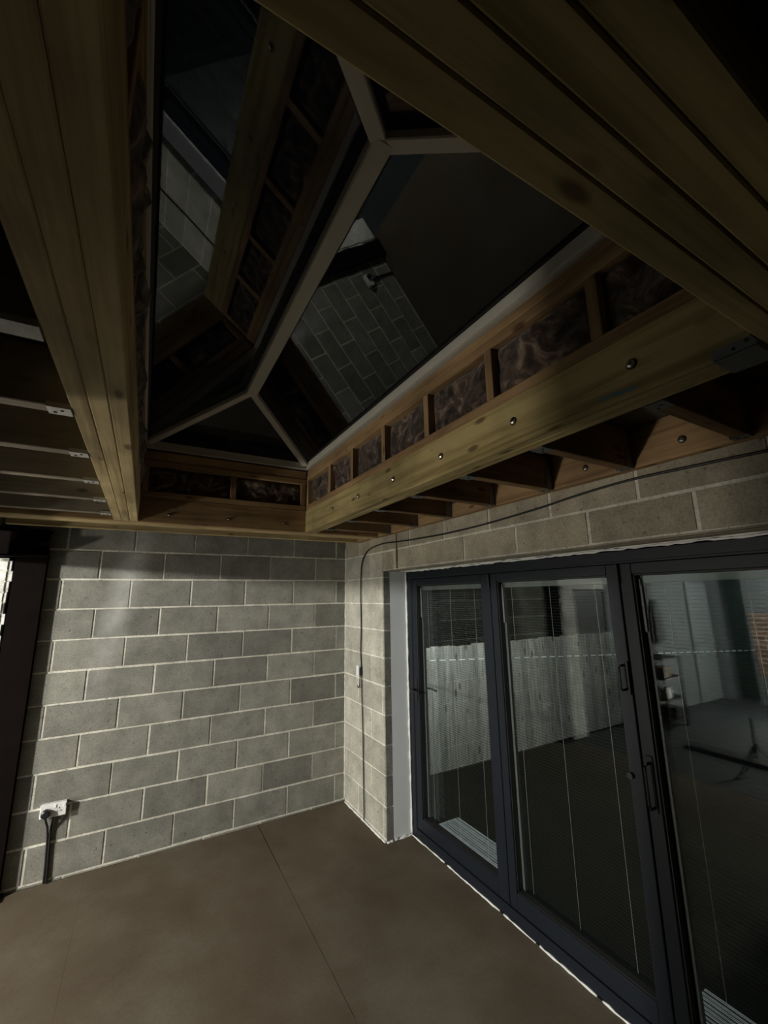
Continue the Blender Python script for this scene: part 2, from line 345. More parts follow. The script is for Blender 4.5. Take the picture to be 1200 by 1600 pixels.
# ceiling deck over the joists, round the roof opening
ce = MB()
for a, b in (((-8.2, -7, 2.576), (-1.985, .1, 2.594)), ((-.61, -7, 2.576), (.004, .1, 2.594)), ((-1.985, -.69, 2.576), (-.61, .1, 2.594)), ((-1.985, -7, 2.576), (-.61, -3.80, 2.594))):
    ce.box(a, b)
struct(ce.build('ceiling', M_DECK), 'dark roof deck boards above the bare joists')
wf = MB(); wf.box((-8.2, -7.1, 0), (.004, -7, 2.6)); struct(wf.build('wall_front', M_BLOCK))
wl = MB(); wl.box((-7.0, -7, 0), (-6.9, 0, 2.575)); struct(wl.build('wall_left', M_PAINT), 'white painted wall of the next room')
wlb = MB(); wlb.box((-6.9, 0, 0), (-3.75, .1, 2.575)); wlh = MB()
rr_ = random.Random(6)
for k in range(20): wlh.box((-3.749+.04*k, -.004, 1.955-rr_.uniform(0, .025)), (-3.709+.04*k, .1, 2.575), 0)
struct(wlh.build('wall_over_opening', M_WHITEBRICK), 'bright white wall above the dark opening'); struct(wlb.build('wall_left_back', M_PAINT))
M_NAVY = plain('flat near black', (.012, .012, .014), .5)
d2 = empty('dark_opening', (-3.35, .02, 0), 'near-black door panel added for the dark opening beside the white brick nib', None, None, 'structure')
q = MB(); q.box((-.395, .0, 0), (.395, .05, 1.93), ch=.003); q.build('door_panel', M_NAVY, d2)  # black panel added where the opening is only dark; shade put into colour
q = MB(); q.cyl((-.3, 0, 1.0), (-.3, -.05, 1.0), .01); q.cyl((-.3, -.05, 1.0), (-.19, -.05, 1.0), .008); q.build('door_handle', M_BLKPL, d2)

pt = MB(); block_wall(pt, lambda u, z, d: (-2.70+d, u, z), -7, -2.52, 0, 2.18, lambda n: -.1 if n % 2 else -.33, seed=31, thick=.16)  # unseen wall, added to shade the near floor and timbers from the lamp
struct(pt.build('wall_light_stop', [M_BLOCK, M_MORTAR]), 'block wall added beside the camera to keep lamp light off the near room')
# white rough brick nib left of the steel column
nb = MB(); rn = random.Random(4)
block_wall(nb, lambda u, z, d: (u, -.055-d, z), -2.95, -2.675, 0, 2.19, lambda n: -.02 if n % 2 else -.13, mat_b=0, mat_m=1, bw=.225, ch=.075, zb=0, d=.004, jt=.010, seed=3, thick=.055)
for n in range(29):   # broken, toothed right-hand edge
    nb.box((-2.680, -.052, n*.075+.0005), (-2.665+rn.uniform(.004, .024), -.02, n*.075+.0745), 0, rn.random(), None, .004)
struct(nb.build('wall_nib', [M_WHITEBRICK, M_MORTAR]), 'bright white painted brick nib with a broken edge')

# ================================================================= FOLDING DOORS (door_1)
XF = .24
D = empty('door_1', (XF, -2.72, 0), 'anthracite folding glass doors with integral blinds filling the right wall', None, None, 'structure')
def put(mb, name, mat, parent, loc=None):
    """mesh given in world coordinates, stored relative to its parent"""
    off = Vector((0, 0, 0)); pa = parent
    while pa is not None: off += pa.location; pa = pa.parent
    mb.v = [(a-off.x, b-off.y, c-off.z) for a, b, c in mb.v]
    return mb.build(name, mat, parent)
fr = MB()
fr.box((XF, -.862, .012), (XF+.08, -.81, 2.09), ch=.002); fr.box((XF, -4.63, .012), (XF+.08, -4.578, 2.09), ch=.002)
fr.box((XF, -4.577, 2.037), (XF+.08, -.863, 2.09), ch=.002); fr.box((XF-.002, -4.577, .008), (XF+.08, -.863, .07), ch=.002)
fr.box((XF+.004, -.87, .07), (XF+.02, -.862, 2.037)); fr.box((XF+.004, -4.57, 2.028), (XF+.02, -.87, 2.037))
put(fr, 'door_frame', M_ANTH, D)
leaves = [(-.868, -1.842, .075, .088, ), (-1.848, -2.750, .058, .062), (-2.757, -3.660, .060, .062), (-3.667, -4.570, .060, .062)]
cords = [(-1.04, -1.345, -1.625), (-1.99, -2.29, -2.582), (-2.938, -3.245, -3.52), (-3.85, -4.15, -4.42)]
words = ['narrow first leaf beside the block pier', 'second leaf, with the D pull on its right stile', 'third leaf, reflecting the next room', 'last leaf nearest the camera']
ZB, ZT = .168, 1.972
for i, (ya, yb, sl, sr) in enumerate(leaves):
    lf = bpy.data.objects.new('door_leaf', None); COL.objects.link(lf); lf.parent = D; lf.location = (.006, (ya+yb)/2+2.72, 0); lf.empty_display_size = .05
    x0, x1 = XF+.006, XF+.072
    g0, g1 = ya-sl, yb+sr
    m = MB()
    m.box((x0, ya, .074), (x1, g0, 2.026), ch=.003); m.box((x0, g1, .074), (x1, yb, 2.026), ch=.003)
    m.box((x0, g1, ZT), (x1, g0, 2.026), ch=.003); m.box((x0, g1, .074), (x1, g0, ZB), ch=.003)
    put(m, 'leaf_frame', M_ANTH, lf)
    m = MB()  # black gasket return
    for a, b in (((x0+.01, g0-.006, ZB), (x1-.014, g0, ZT)), ((x0+.01, g1, ZB), (x1-.014, g1+.006, ZT)), ((x0+.01, g1, ZT-.006), (x1-.014, g0, ZT)), ((x0+.01, g1, ZB), (x1-.014, g0, ZB+.006))): m.box(a, b)
    put(m, 'gasket', M_BLACK, lf)
    xg = XF+.050
    m = MB(); m.box((xg, g1+.006, ZB+.006), (xg+.004, g0-.006, ZT-.006)); m.box((xg+.026, g1+.006, ZB+.006), (xg+.030, g0-.006, ZT-.006)); put(m, 'glass_pane', M_GLASS, lf)
    m = MB()
    m.box((xg+.0045, g0-.024, ZB+.008), (xg+.0255, g0-.007, ZT-.008))
    put(m, 'spacer_bar', M_ALU, lf)
    m = MB(); m.box((xg+.005, g1+.022, ZT-.042), (xg+.025, g0-.026, ZT-.008), ch=.002); put(m, 'blind_headrail', M_ALU, lf)
    m = MB(); m.box((xg-.008, g0-.022, 1.70), (xg-.001, g0-.008, 1.925), ch=.002); m.box((xg-.009, g0-.018, 1.88), (xg-.001, g0-.010, 1.95), ch=.002); put(m, 'blind_slider', M_GALV, lf)
    m = MB(); z = ZT-.055
    while z > ZB+.03:
        m.face([(xg+.011, g1+.024, z), (xg+.0150, g1+.024, z+.0003), (xg+.0150, g0-.028, z+.0003), (xg+.011, g0-.028, z)])
        m.face([(xg+.011, g1+.024, z-.0004), (xg+.011, g0-.028, z-.0004), (xg+.0150, g0-.028, z-.0001), (xg+.0150, g1+.024, z-.0001)]); z -= .0165
    sl_ = put(m, 'blind_slats', M_SLAT, lf)
    m = MB()
    for cy in cords[i]: m.cyl((xg+.0075, cy, ZB+.02), (xg+.0075, cy, ZT-.04), .0009, 5)
    put(m, 'blind_cords', M_CORD, lf)
    if i == 1:
        m = MB(); y = -2.722; z0_, z1_ = 1.43, 1.54; X = XF
        m.tube([(X+.006, y, z1_), (X-.028, y, z1_), (X-.036, y, z1_-.012), (X-.036, y, z0_+.012), (X-.028, y, z0_), (X+.006, y, z0_)], .006, 8)
        put(m, 'pull_handle', M_BLKPL, lf)
        m = MB(); m.box((X-.004, -2.748, 1.41), (X+.006, -2.738, 1.56), ch=.002); put(m, 'magnet_catch', M_BLKPL, lf)
        m = MB(); m.cyl((X+.006, -2.697, 1.05), (X-.012, -2.697, 1.05), .014, 16); put(m, 'lock_cylinder', M_BLKPL, lf)
    if i == 2:
        m = MB(); X = XF; y = -2.79
        m.box((X, y-.014, .93), (X+.006, y+.014, 1.16), ch=.002); put(m, 'handle_plate', M_ANTH, lf)
        m = MB(); m.tube([(X+.004, y, 1.13), (X-.03, y, 1.13), (X-.04, y, 1.12), (X-.04, y, .97), (X-.03, y, .95), (X+.004, y, .95)], .006, 8); put(m, 'pull_handle', M_BLKPL, lf)
        # hinge cap at the top of the seam
    if i in (1, 2):
        m = MB(); m.cyl((XF-.004, ya+.003, 1.93), (XF-.004, ya+.003, 2.02), .008, 10); put(m, 'hinge', M_BLKPL, lf)
    if i == 0:
        m = MB(); X = XF; y = -.905
        m.box((X, y-.016, 1.02), (X+.006, y+.016, 1.20), ch=.002); m.cyl((X+.002, y, 1.115), (X-.05, y, 1.115), .009, 10)
        m.tube([(X-.05, y+.004, 1.115), (X-.052, y-.05, 1.116), (X-.046, y-.12, 1.112)], [.009, .008, .007], 10); put(m, 'lever_handle', M_BLKPL, lf)
        m = MB(); X = XF+.072
        m.cyl((X, y, 1.115), (X+.05, y, 1.115), .009, 10); m.tube([(X+.05, y+.004, 1.115), (X+.052, y-.06, 1.116), (X+.046, y-.125, 1.110)], [.010, .009, .008], 10)
        o = put(m, 'outside_lever', M_CHROME, lf); o['label'] = 'chrome outside lever seen through the glass'

# ================================================================= ROOF TIMBERS
ZJ0, ZJ1 = 2.40, 2.575
def board(name, x0, x1, y0, y1, z0, z1, mat, label, cat, group=None, parent=None, ch=.003):
    """a timber with its own origin at one end and its grain along local X"""
    dx, dy, dz = abs(x1-x0), abs(y1-y0), abs(z1-z0); xa, ya, za = min(x0, x1), min(y0, y1), min(z0, z1)
    m = MB()
    if dx >= dy and dx >= dz: m.box((0, 0, 0), (dx, dy, dz), ch=ch); loc = (xa, ya, za); rot = (0, 0, 0)
    elif dy >= dz: m.box((0, 0, 0), (dy, dx, dz), ch=ch); loc = (xa+dx, ya, za); rot = (0, 0, math.pi/2)
    else: m.box((0, 0, 0), (dz, dy, dx), ch=ch); loc = (xa+dx, ya, za); rot = (0, -math.pi/2, 0)
    o = m.build(name, mat); o.location = loc; o.rotation_euler = rot
    tag(o, label, cat, group); bpy.context.view_layer.update()
    return o
def kid(mb, name, mat, parent, label=None, smooth=False):
    """child mesh given in world coordinates"""
    o = mb.build(name, mat, None, smooth); o.parent = parent; o.matrix_parent_inverse = parent.matrix_world.inverted()
    if label: o['label'] = label
    return o
def bolt(parent, p, n, r=.011):
    p, n = Vector(p), Vector(n); m = MB(); m.cyl(p, p+n*.0015, r*1.3, 18); w_ = kid(m, 'recess_shade', M_BLKPL, parent); m = MB(); m.tube([p+n*.0015, p+n*.007, p+n*.010], [r, r*.95, r*.5], 12); kid(m, 'bolt', M_BOLT, w_)  # black disc puts the shade of the bolt's sunken hole into colour
def hanger_x(parent, xend, s, yc, hgt=.10, ln=.06, z0=2.40, wd=.047, mat=None):
    """steel joist hanger, one folded U of sheet, on the end of an x-running joist; s = direction into the joist"""
    e = wd/2+.0012; t = .0016; xa = xend+s*.0006; xb = xend+s*ln; zo = z0-t-.0008; zi = z0-.0006; zt = z0+hgt
    prof = [(-e-t, zt), (-e-t, zo), (e+t, zo), (e+t, zt), (e, zt), (e, zi), (-e, zi), (-e, zt)]; k = len(prof); m = MB()
    m.v = [(xa, yc+p, q) for p, q in prof]+[(xb, yc+p, q) for p, q in prof]
    m.f = [(i, (i+1) % k, (i+1) % k+k, i+k) for i in range(k)]+[(0, 1, 6, 7), (1, 2, 5, 6), (2, 3, 4, 5)]+[(8, 9, 14, 15), (9, 10, 13, 14), (10, 11, 12, 13)]
    m.m = [0]*len(m.f); m.t = [.5]*len(m.f)
    h = kid(m, 'joist_hanger', mat or M_GALV, parent)
    for q in (.016, .034):
        yy_ = yc+.008*(1 if q < .02 else -1)
        m = MB(); m.cyl((xb-s*q, yy_, zo+.0002), (xb-s*q, yy_, zo-.0018), .0045, 8); kid(m, 'nail_head', M_BLACK, h)

# four-ply trimmer running under the back edge of the roof opening
bk = []
pos4 = ['face board nearest the roof opening', 'second board in from the opening', 'third board in from the opening', 'rear board nearest the block wall']
for i in range(4):
    y1 = -.79+.047*i
    o = board('trimmer_board', -2.66, -.001, y1+.0006, y1+.0464, ZJ0+random.uniform(0, .0015), ZJ1, [W_ORA, W_PALE, W_PALE, W_PALE][i], 'long timber of the bolted trimmer along the back wall, '+pos4[i], 'beam', 'back trimmer boards'); bk.append(o)
for x in (-1.704, -1.309, -.899, -2.3): bolt(bk[0], (x, -.7894, 2.46), (0, -1, 0), .009)
# joist next to the back wall
o = board('roof_joist', -2.66, -.001, -.362, -.315, ZJ0, ZJ1, W_PALE, 'pale roof joist running alone close along the back block wall', 'joist')
# left trimmer, three boards
lt = []
ltxt = ['right board, edging the roof opening', 'middle board of the three', 'left board, carrying the joist hangers']
for i in range(3):
    x1 = -1.885-.0463*i
    o = board('trimmer_board', x1-.0453, x1, -3.704, -.791, ZJ0+random.uniform(0, .002), ZJ1, [W_PALE, W_PALE, W_PALE][i], 'left-hand trimmer under the roof lantern, '+ltxt[i], 'beam', 'left trimmer boards'); lt.append(o)
# right trimmer, two boards
rt = []
for i in range(2):
    x0 = -.715+.0485*i
    o = board('trimmer_board', x0, x0+.0475, -3.704, -.791, ZJ0, ZJ1, W_YEL, ['yellow-green treated trimmer facing the room, studded with bolts', 'back board of the yellow trimmer, on the door side'][i], 'beam', 'right trimmer boards'); rt.append(o)
for y in (-1.367, -1.771, -2.19, -2.602, -3.024, -3.444): bolt(rt[0], (-.7153, y, 2.487), (-1, 0, 0), .0115)
m = MB(); m.box((-.7185, -3.70, 2.396), (-.7165, -3.62, 2.423)); m.box((-.7185, -3.70, 2.3965), (-.616, -3.62, 2.3985)); m.box((-.617, -3.70, 2.4), (-.6155, -3.62, 2.5))
m.box((-.76, -3.704, 2.402), (-.7165, -3.7025, 2.50))
for y, z in ((-3.66, 2.408), (-3.685, 2.416)): m.cyl((-.7185, y, z), (-.7195, y, z), .004, 8, 1)
kid(m, 'joist_hanger', [M_GALV, M_BLACK], rt[0])
# a smudge of blue marker on the trimmer
m = MB()
pts = [(-.7158, -3.33, 2.425), (-.7158, -3.40, 2.421), (-.7158, -3.46, 2.412)]
for k in range(2): m.box((-.7158, -3.34-.05*k, 2.421-.006*k), (-.7153, -3.40-.05*k, 2.430-.006*k), ch=.0002)
kid(m, 'marker_smudge', plain('blue marker', (.10, .20, .22), .8), rt[0])
# near trimmer, four boards across the top of the picture
n4 = ['board edging the roof opening', 'second board back from the opening', 'third board back from the opening', 'rear board, nearest the camera side']
for i in range(4):
    y0 = -3.705-.0468*i
    board('trimmer_board', -2.66, -.049, y0-.046, y0-.0004, ZJ0+random.uniform(0, .002), ZJ1, W_YEL, 'dim near trimmer crossing overhead at top right, '+n4[i], 'beam', 'near trimmer boards')
# ledger bolted to the right wall
led = board('ledger_board', -.0475, -.0025, -3.70, -.80, 2.40, ZJ1, W_ORA, 'ledger timber bolted to the blocks above the folding doors', 'beam')
for y in (-1.406, -2.033, -2.837, -3.249): bolt(led, (-.0478, y, 2.462), (-1, 0, 0), .012)
led2 = board('ledger_board', -.0475, -.0025, -.58, -.37, 2.40, ZJ1, W_ORA, 'short ledger timber above the block pier in the corner', 'beam')
board('light_stop_board', -2.78, -2.735, -6.9, -.004, 2.3985, ZJ1, W_GREY, 'dull board added on the side steel beam to stop light leaking over it', 'beam')  # unseen board, added to block lamp light passing above the beam
# joists
yc = [-3.435+.405*k for k in range(7)]
ords = ['seventh', 'sixth', 'fifth', 'fourth', 'third', 'second', 'first']
for k, y in enumerate(yc):
    o = board('roof_joist', -.6165, -.050, y-.0235, y+.0235, ZJ0+.001, ZJ1-.002, W_DRK, 'short joist between yellow trimmer and door wall, %s from the back trimmer' % ords[k], 'joist', 'short joists on the right')
    hanger_x(o, -.6165, 1, y, .012); hanger_x(o, -.050, -1, y, .10, .045)
for k, y in enumerate(yc):
    o = board('roof_joist', -2.70, -2.0235, y-.0235, y+.0235, ZJ0+.001, ZJ1-.002, W_GREY, 'joist left of the roof lantern, %s out from the back trimmer' % ords[k], 'joist', 'joists on the left')
    hanger_x(o, -2.0235, -1, y, .012, .14 if k in (1,) else .055, mat=M_GALV_LIT)

# upstand round the opening: plates, studs, wool
def ups(nm, x0, x1, y0, y1, z0, z1, lab, cat, g=None, mat=W_ORA): return board(nm, x0, x1, y0, y1, z0, z1, mat, lab, cat, g, ch=.002)
SX = (-.712, -.628)
LX = (-1.9700, -1.888)
ups('bottom_plate', SX[0], SX[1], -3.70, -.795, 2.5765, 2.618, 'orange timber plate lying along the top of the yellow trimmer', 'timber')
ups('top_plate', SX[0], SX[1], -3.70, -.795, 2.827, 2.868, 'top plate of the right upstand, just above the brown wool', 'timber')
ups('packer_batten', SX[0]+.004, SX[1], -3.70, -.795, 2.870, 2.912, 'thin batten between the right top plate and the white lantern frame', 'timber')
ups('bottom_plate', LX[0], LX[1], -3.70, -.795, 2.5765, 2.618, 'dim bottom plate of the upstand on the left trimmer', 'timber')
ups('top_plate', LX[0], LX[1], -3.70, -.795, 2.827, 2.912, 'dim top plate of the upstand on the left trimmer', 'timber')
ups('bottom_plate', -1.886, -.714, -.788, -.700, 2.5765, 2.618, 'plate lying along the top of the back trimmer under the lantern', 'timber')
ups('top_plate', -1.886, -.714, -.788, -.700, 2.800, 2.842, 'top plate of the back upstand above two wool panels', 'timber')
ups('packer_batten', -1.886, -.714, -.784, -.700, 2.845, 2.912, 'shadowed batten under the short back edge of the lantern frame', 'timber')
ups('bottom_plate', -1.886, -.714, -3.79, -3.708, 2.5765, 2.618, 'bottom plate of the near upstand hidden over the near trimmer', 'timber')
ups('top_plate', -1.886, -.714, -3.79, -3.708, 2.827, 2.912, 'top plate of the near upstand hidden over the near trimmer', 'timber')
stR = [-.815, -1.288, -1.665, -2.08, -2.495, -2.917, -3.358, -3.68]
nth = ['in the far corner', 'second from the far corner', 'third from the far corner', 'fourth from the far corner', 'fifth from the far corner', 'sixth from the far corner', 'seventh from the far corner', 'at the near end']
for i, y in enumerate(stR): ups('upstand_stud', SX[0], SX[1], y-.019, y+.019, 2.619, 2.826, 'short upright stud above the yellow trimmer, '+nth[i], 'stud', 'right upstand studs')
for i, y in enumerate(stR): ups('upstand_stud', LX[0], LX[1], y-.019, y+.019, 2.619, 2.826, 'dim short stud above the left trimmer, '+nth[i], 'stud', 'left upstand studs')
stB = [-1.865, -1.285, -.735]
for i, x in enumerate(stB): ups('upstand_stud', x-.019, x+.019, -.786, -.704, 2.619, 2.799, 'short upright stud above the back trimmer, '+['at its left end', 'between the two wool panels', 'in its right corner'][i], 'stud', 'back upstand studs')
def wool(name, axis, c, a0, a1, z0, z1, sgn, label, group, seed):
    """lumpy batt: front face displaced; axis 'x' = faces along x at plane c, runs along y"""
    nu, nv = max(10, int((a1-a0)/.011)), 20; m = MB(); P = {}
    for i in range(nu+1):
        for j in range(nv+1):
            u = a0+(a1-a0)*i/nu; z = z0+(z1-z0)*j/nv
            e = min(i, nu-i)/4; f = min(j, nv-j)/3; e = min(1, e); f = min(1, f)
            v = Vector((u*5.5+seed, z*7, seed*3.1))
            h = .5+.6*noise.fractal(v, .9, 2.1, 5)+.35*noise.noise(Vector((u*20+seed, z*16, 2)))
            dpt = (.004+.045*max(0, min(1.2, h)))*(.25+.75*e*f)
            P[i, j] = (c+sgn*dpt, u, z) if axis == 'x' else (u, c+sgn*dpt, z)
    idx = {}
    for k, v in P.items(): idx[k] = len(m.v); m.v.append(v)
    for i in range(nu):
        for j in range(nv): m.f.append((idx[i, j], idx[i+1, j], idx[i+1, j+1], idx[i, j+1])); m.m.append(0); m.t.append(.5)
    bk_ = c-sgn*.02
    a, b = ((bk_, a0, z0), (c+sgn*.002, a1, z1)) if axis == 'x' else ((a0, bk_, z0), (a1, c+sgn*.002, z1))
    m.box(a, b)
    o = m.build(name, M_INSUL, None, True); tag(o, label, 'insulation', group); return o
nw = ['in the far corner']+[w_+' from the far corner' for w_ in ('second', 'third', 'fourth', 'fifth', 'sixth', 'seventh')]
for i in range(len(stR)-1):
    a1, a0 = stR[i]-.020, stR[i+1]+.020
    wool('insulation_batt', 'x', -.668, a0, a1, 2.6195, 2.8255, -1, 'lumpy brown wool batt over the yellow trimmer, '+nw[i], 'wool in the right upstand', i*1.7)
    wool('insulation_batt', 'x', -1.912, a0, a1, 2.6195, 2.8255, 1, 'dim brown wool batt over the left trimmer, '+nw[i], 'wool in the left upstand', i*2.3+40)
for i in range(2):
    wool('insulation_batt', 'y', -.742, stB[i]+.020, stB[i+1]-.020, 2.6195, 2.7985, -1, 'dark brown mineral wool panel over the back trimmer, '+['left of its middle stud', 'right of its middle stud'][i], 'wool in the back upstand', i*5.1+9)
ks = MB(); ks.box((-.6265, -3.80, 2.596), (-.609, -.69, 2.925)); ks.box((-1.989, -3.80, 2.596), (-1.972, -.69, 2.925)); ks.box((-1.97, -.6985, 2.596), (-.628, -.69, 2.925)); ks.box((-1.97, -3.80, 2.596), (-.628, -3.792, 2.925))
struct(ks.build('trim_3', M_DECK), 'sheathing boards behind the lantern upstand')

# ================================================================= ROOF LANTERN (window_1)
RL = empty('window_1', (-1.28, -2.25, 2.915), 'glazed roof lantern with white ridge and hip bars over dark night sky', None, None, 'structure')
XL, XR, YB, YN = -1.884, -.718, -.794, -3.701
TH = math.radians(25.5); TT = math.tan(TH); zg = 2.985
cx = (XL+XR)/2; hw = (XR-XL)/2-.025; rise = hw*TT
gx0, gx1, gy1, gy0 = cx-hw, cx+hw, YB-.02, YN+.02
ry1, ry0 = gy1-hw, gy0+hw; zr = zg+rise
def putw(mb, name, mat, label=None):
    o = mb.build(name, mat, RL); 
    for v in o.data.vertices: v.co -= RL.location
    if label: o['label'] = label
    return o
def rail(a, b):
    m = MB(); m.box(a, b, ch=.002); return m
for (a, b, lip) in (((XR, YN, 2.926), (XR+.09, YB, 2.984), ((XR-.006, YN, 2.926), (XR, YB, 2.936))),
                    ((XL-.09, YN, 2.926), (XL, YB, 2.984), ((XL, YN, 2.926), (XL+.006, YB, 2.936))),
                    ((XL-.09, YB, 2.926), (XR+.09, YB+.09, 2.984), ((XL, YB-.006, 2.926), (XR, YB, 2.936))),
                    ((XL-.09, YN-.09, 2.926), (XR+.09, YN, 2.984), ((XL, YN, 2.926), (XR, YN+.006, 2.936)))):
    m = rail(a, b); m.box(*lip); putw(m, 'frame_rail', M_LANTERN)
m = MB()
for a, b in (((XR-.014, YN, 2.985), (XR+.02, YB, 2.999)), ((XL-.02, YN, 2.985), (XL+.014, YB, 2.999)), ((XL, YB-.014, 2.985), (XR, YB+.02, 2.999)), ((XL, YN-.02, 2.985), (XR, YN+.014, 2.999))): m.box(a, b)
putw(m, 'gasket', M_BLACK)
m = MB(); m.box((cx-.034, ry0-.03, zr-.055), (cx+.034, ry1+.03, zr-.004), ch=.005); putw(m, 'ridge_bar', M_LANTERN)
for (c0, r0) in (((gx1+.012, gy1+.012), ry1), ((gx0-.012, gy1+.012), ry1), ((gx1+.012, gy0-.012), ry0), ((gx0-.012, gy0-.012), ry0)):
    m = MB(); m.bar((c0[0], c0[1], zg-.018), (cx, r0, zr-.026), .05, .034, ch=.004); putw(m, 'hip_bar', M_LANTERN)
def pane(pts):
    n = (Vector(pts[1])-Vector(pts[0])).cross(Vector(pts[2])-Vector(pts[0])).normalized()
    if n.z < 0: n = -n
    m = MB(); P = [Vector(p)+n*.004 for p in pts]; Q = [p+n*.005 for p in P]; k = len(P)
    m.face(P); m.face(Q)
    for i in range(k): m.face([P[i], P[(i+1) % k], Q[(i+1) % k], Q[i]])
    putw(m, 'glass_pane', M_RGLASS)
pane([(gx1, gy1, zg), (gx1, gy0, zg), (cx, ry0, zr), (cx, ry1, zr)])
pane([(gx0, gy1, zg), (cx, ry1, zr), (cx, ry0, zr), (gx0, gy0, zg)])
pane([(gx0, gy1, zg), (gx1, gy1, zg), (cx, ry1, zr)])
pane([(gx0, gy0, zg), (cx, ry0, zr), (gx1, gy0, zg)])

# ================================================================= STEEL
sc = empty('steel_column', (-2.54, -.08, 0), 'dark red-brown steel column standing against the left end of the block wall', 'column')
m = MB(); m.box((-2.640, -.056, .012), (-2.458, -.047, 2.195), ch=.001); m.box((-2.640, -.016, .012), (-2.456, -.006, 2.195), ch=.001); m.box((-2.553, -.047, .012), (-2.543, -.016, 2.195)); put(m, 'column_shaft', M_RED, sc)
m = MB(); m.box((-2.655, -.095, .0), (-2.44, -.002, .012), ch=.001)
for x in (-2.60, -2.47): m.cyl((x, -.077, .012), (x, -.077, .024), .010, 6)
put(m, 'base_plate', M_RED, sc)
m = MB()
m.box((-5.5, -.15, 2.20), (-2.45, -.005, 2.214)); m.box((-5.5, -.085, 2.214), (-2.45, -.075, 2.384)); m.box((-5.5, -.15, 2.384), (-2.45, -.005, 2.398))
tag(m.build('steel_beam', M_RED), 'dark steel beam over the opening, resting on the steel column', 'beam')
m = MB(); m.box((-2.86, -7, 2.185), (-2.71, -.16, 2.197)); m.box((-2.79, -7, 2.197), (-2.78, -.16, 2.386)); m.box((-2.86, -7, 2.386), (-2.71, -.16, 2.398))
tag(m.build('steel_beam', M_RED), 'dark steel beam running forward from the column, out of frame at left', 'beam')

# ================================================================= ELECTRICS
sk = empty('double_socket', (-2.226, 0, .462), 'white double wall socket low on the block wall beside the steel column', 'socket')
m = MB(); m.box((-2.30, -.0445, .419), (-2.152, -.036, .505), ch=.003); m.box((-2.296, -.036, .424), (-2.156, .0, .501), ch=.001)
put(m, 'back_box', [M_WHITEPL], sk)
m = MB()
for cxs in (-2.192,):
    for dx_, dz_, w_, h_ in ((0, .014, .004, .009), (-.011, -.006, .007, .0045), (.011, -.006, .007, .0045)): m.box((cxs+dx_-w_/2, -.0456, .458+dz_-h_/2), (cxs+dx_+w_/2, -.0442, .458+dz_+h_/2))
put(m, 'pin_hole', M_BLKPL, sk)
for x in (-2.216, -2.163):
    m = MB(); m.box((x-.006, -.0485, .477), (x+.006, -.0445, .495), ch=.001); put(m, 'rocker_switch', M_WHITEPL, sk)
pg = empty('round_plug', (-2.264, -.045, .452), 'round black plug pushed into the left half of the white socket', 'plug')
m = MB(); m.tube([(-2.264, -.0452, .452), (-2.264, -.062, .452), (-2.264, -.072, .452), (-2.264, -.078, .452)], [.027, .028, .026, .018], 20); put(m, 'plug_body', M_BLKPL, pg)
m = MB(); m.tube([(-2.262, -.064, .43), (-2.258, -.052, .40), (-2.248, -.03, .36), (-2.243, -.014, .30), (-2.238, -.012, .2), (-2.234, -.012, .12), (-2.232, -.012, .008)], .0065, 8); put(m, 'cable', M_BLKPL, pg)
m = MB(); m.tube([(-2.226, -.014, .418), (-2.226, -.0125, .37), (-2.230, -.0125, .30), (-2.2255, -.012, .2), (-2.221, -.012, .1), (-2.218, -.012, .006)], .008, 8)
m.box((-2.232, -.018, .40), (-2.218, -.004, .418)); tag(m.build('supply_cable', M_BLKPL), 'black supply cable dropping from the white socket to the floor', 'cable')

jb = empty('junction_box', (-.002, -.365, 1.215), 'small white cable box on the block pier', 'box')
m = MB(); m.box((-.040, -.386, 1.170), (-.001, -.338, 1.262), ch=.003); put(m, 'box_body', M_WHITEPL, jb)
m = MB(); m.box((-.032, -.398, 1.176), (-.001, -.387, 1.250), ch=.002); put(m, 'side_gland', M_BLKPL, jb)
def smooth_path(P, k=5):
    P = [Vector(p) for p in P]; out = []
    for i in range(len(P)-1):
        a = P[max(i-1, 0)]; b = P[i]; c = P[i+1]; d = P[min(i+2, len(P)-1)]
        for j in range(k):
            t = j/k; out.append(.5*((2*b)+(c-a)*t+(2*a-5*b+4*c-d)*t*t+(3*b-a-3*c+d)*t**3))
    return out+[P[-1]]
r5 = random.Random(5)
yy = [-.58, -.82, -1.1, -1.45, -1.73, -2.1, -2.5, -2.75, -3.0, -3.24, -3.47, -3.9, -4.6]; zz = [2.318, 2.337, 2.322, 2.308, 2.304, 2.308, 2.335, 2.352, 2.36, 2.356, 2.345, 2.33, 2.33]
P = [(-.012, -.392, 1.24), (-.012, -.376, 1.4), (-.012, -.388, 1.6), (-.012, -.380, 1.9), (-.012, -.390, 2.1), (-.012, -.41, 2.2), (-.012, -.48, 2.275)]+[(-.012, y, z+r5.uniform(-.004, .004)) for y, z in zip(yy, zz)]
m = MB(); m.tube(smooth_path(P), .0058, 7); tag(m.build('wall_cable', M_BLKPL, None, True), 'thin black cable draped across the blocks above the doors down to the white box', 'cable')
m = MB(); m.tube(smooth_path([(-.012, -.394, 1.176), (-.012, -.398, 1.0), (-.012, -.412, .8), (-.012, -.422, .5), (-.012, -.43, .2), (-.014, -.436, .02)]), .005, 7); tag(m.build('wall_cable', M_BLKPL, None, True), 'thin black cable running straight from the white box down to the floor', 'cable')
m = MB(); m.tube(smooth_path([(-.014, -.365, 1.168), (-.016, -.366, 1.12), (-.018, -.36, 1.08), (-.018, -.34, 1.064), (-.018, -.318, 1.075)]), .0045, 7); tag(m.build('cable_tail', M_BLKPL, None, True), 'short hooked cable tail hanging just under the white box', 'cable')
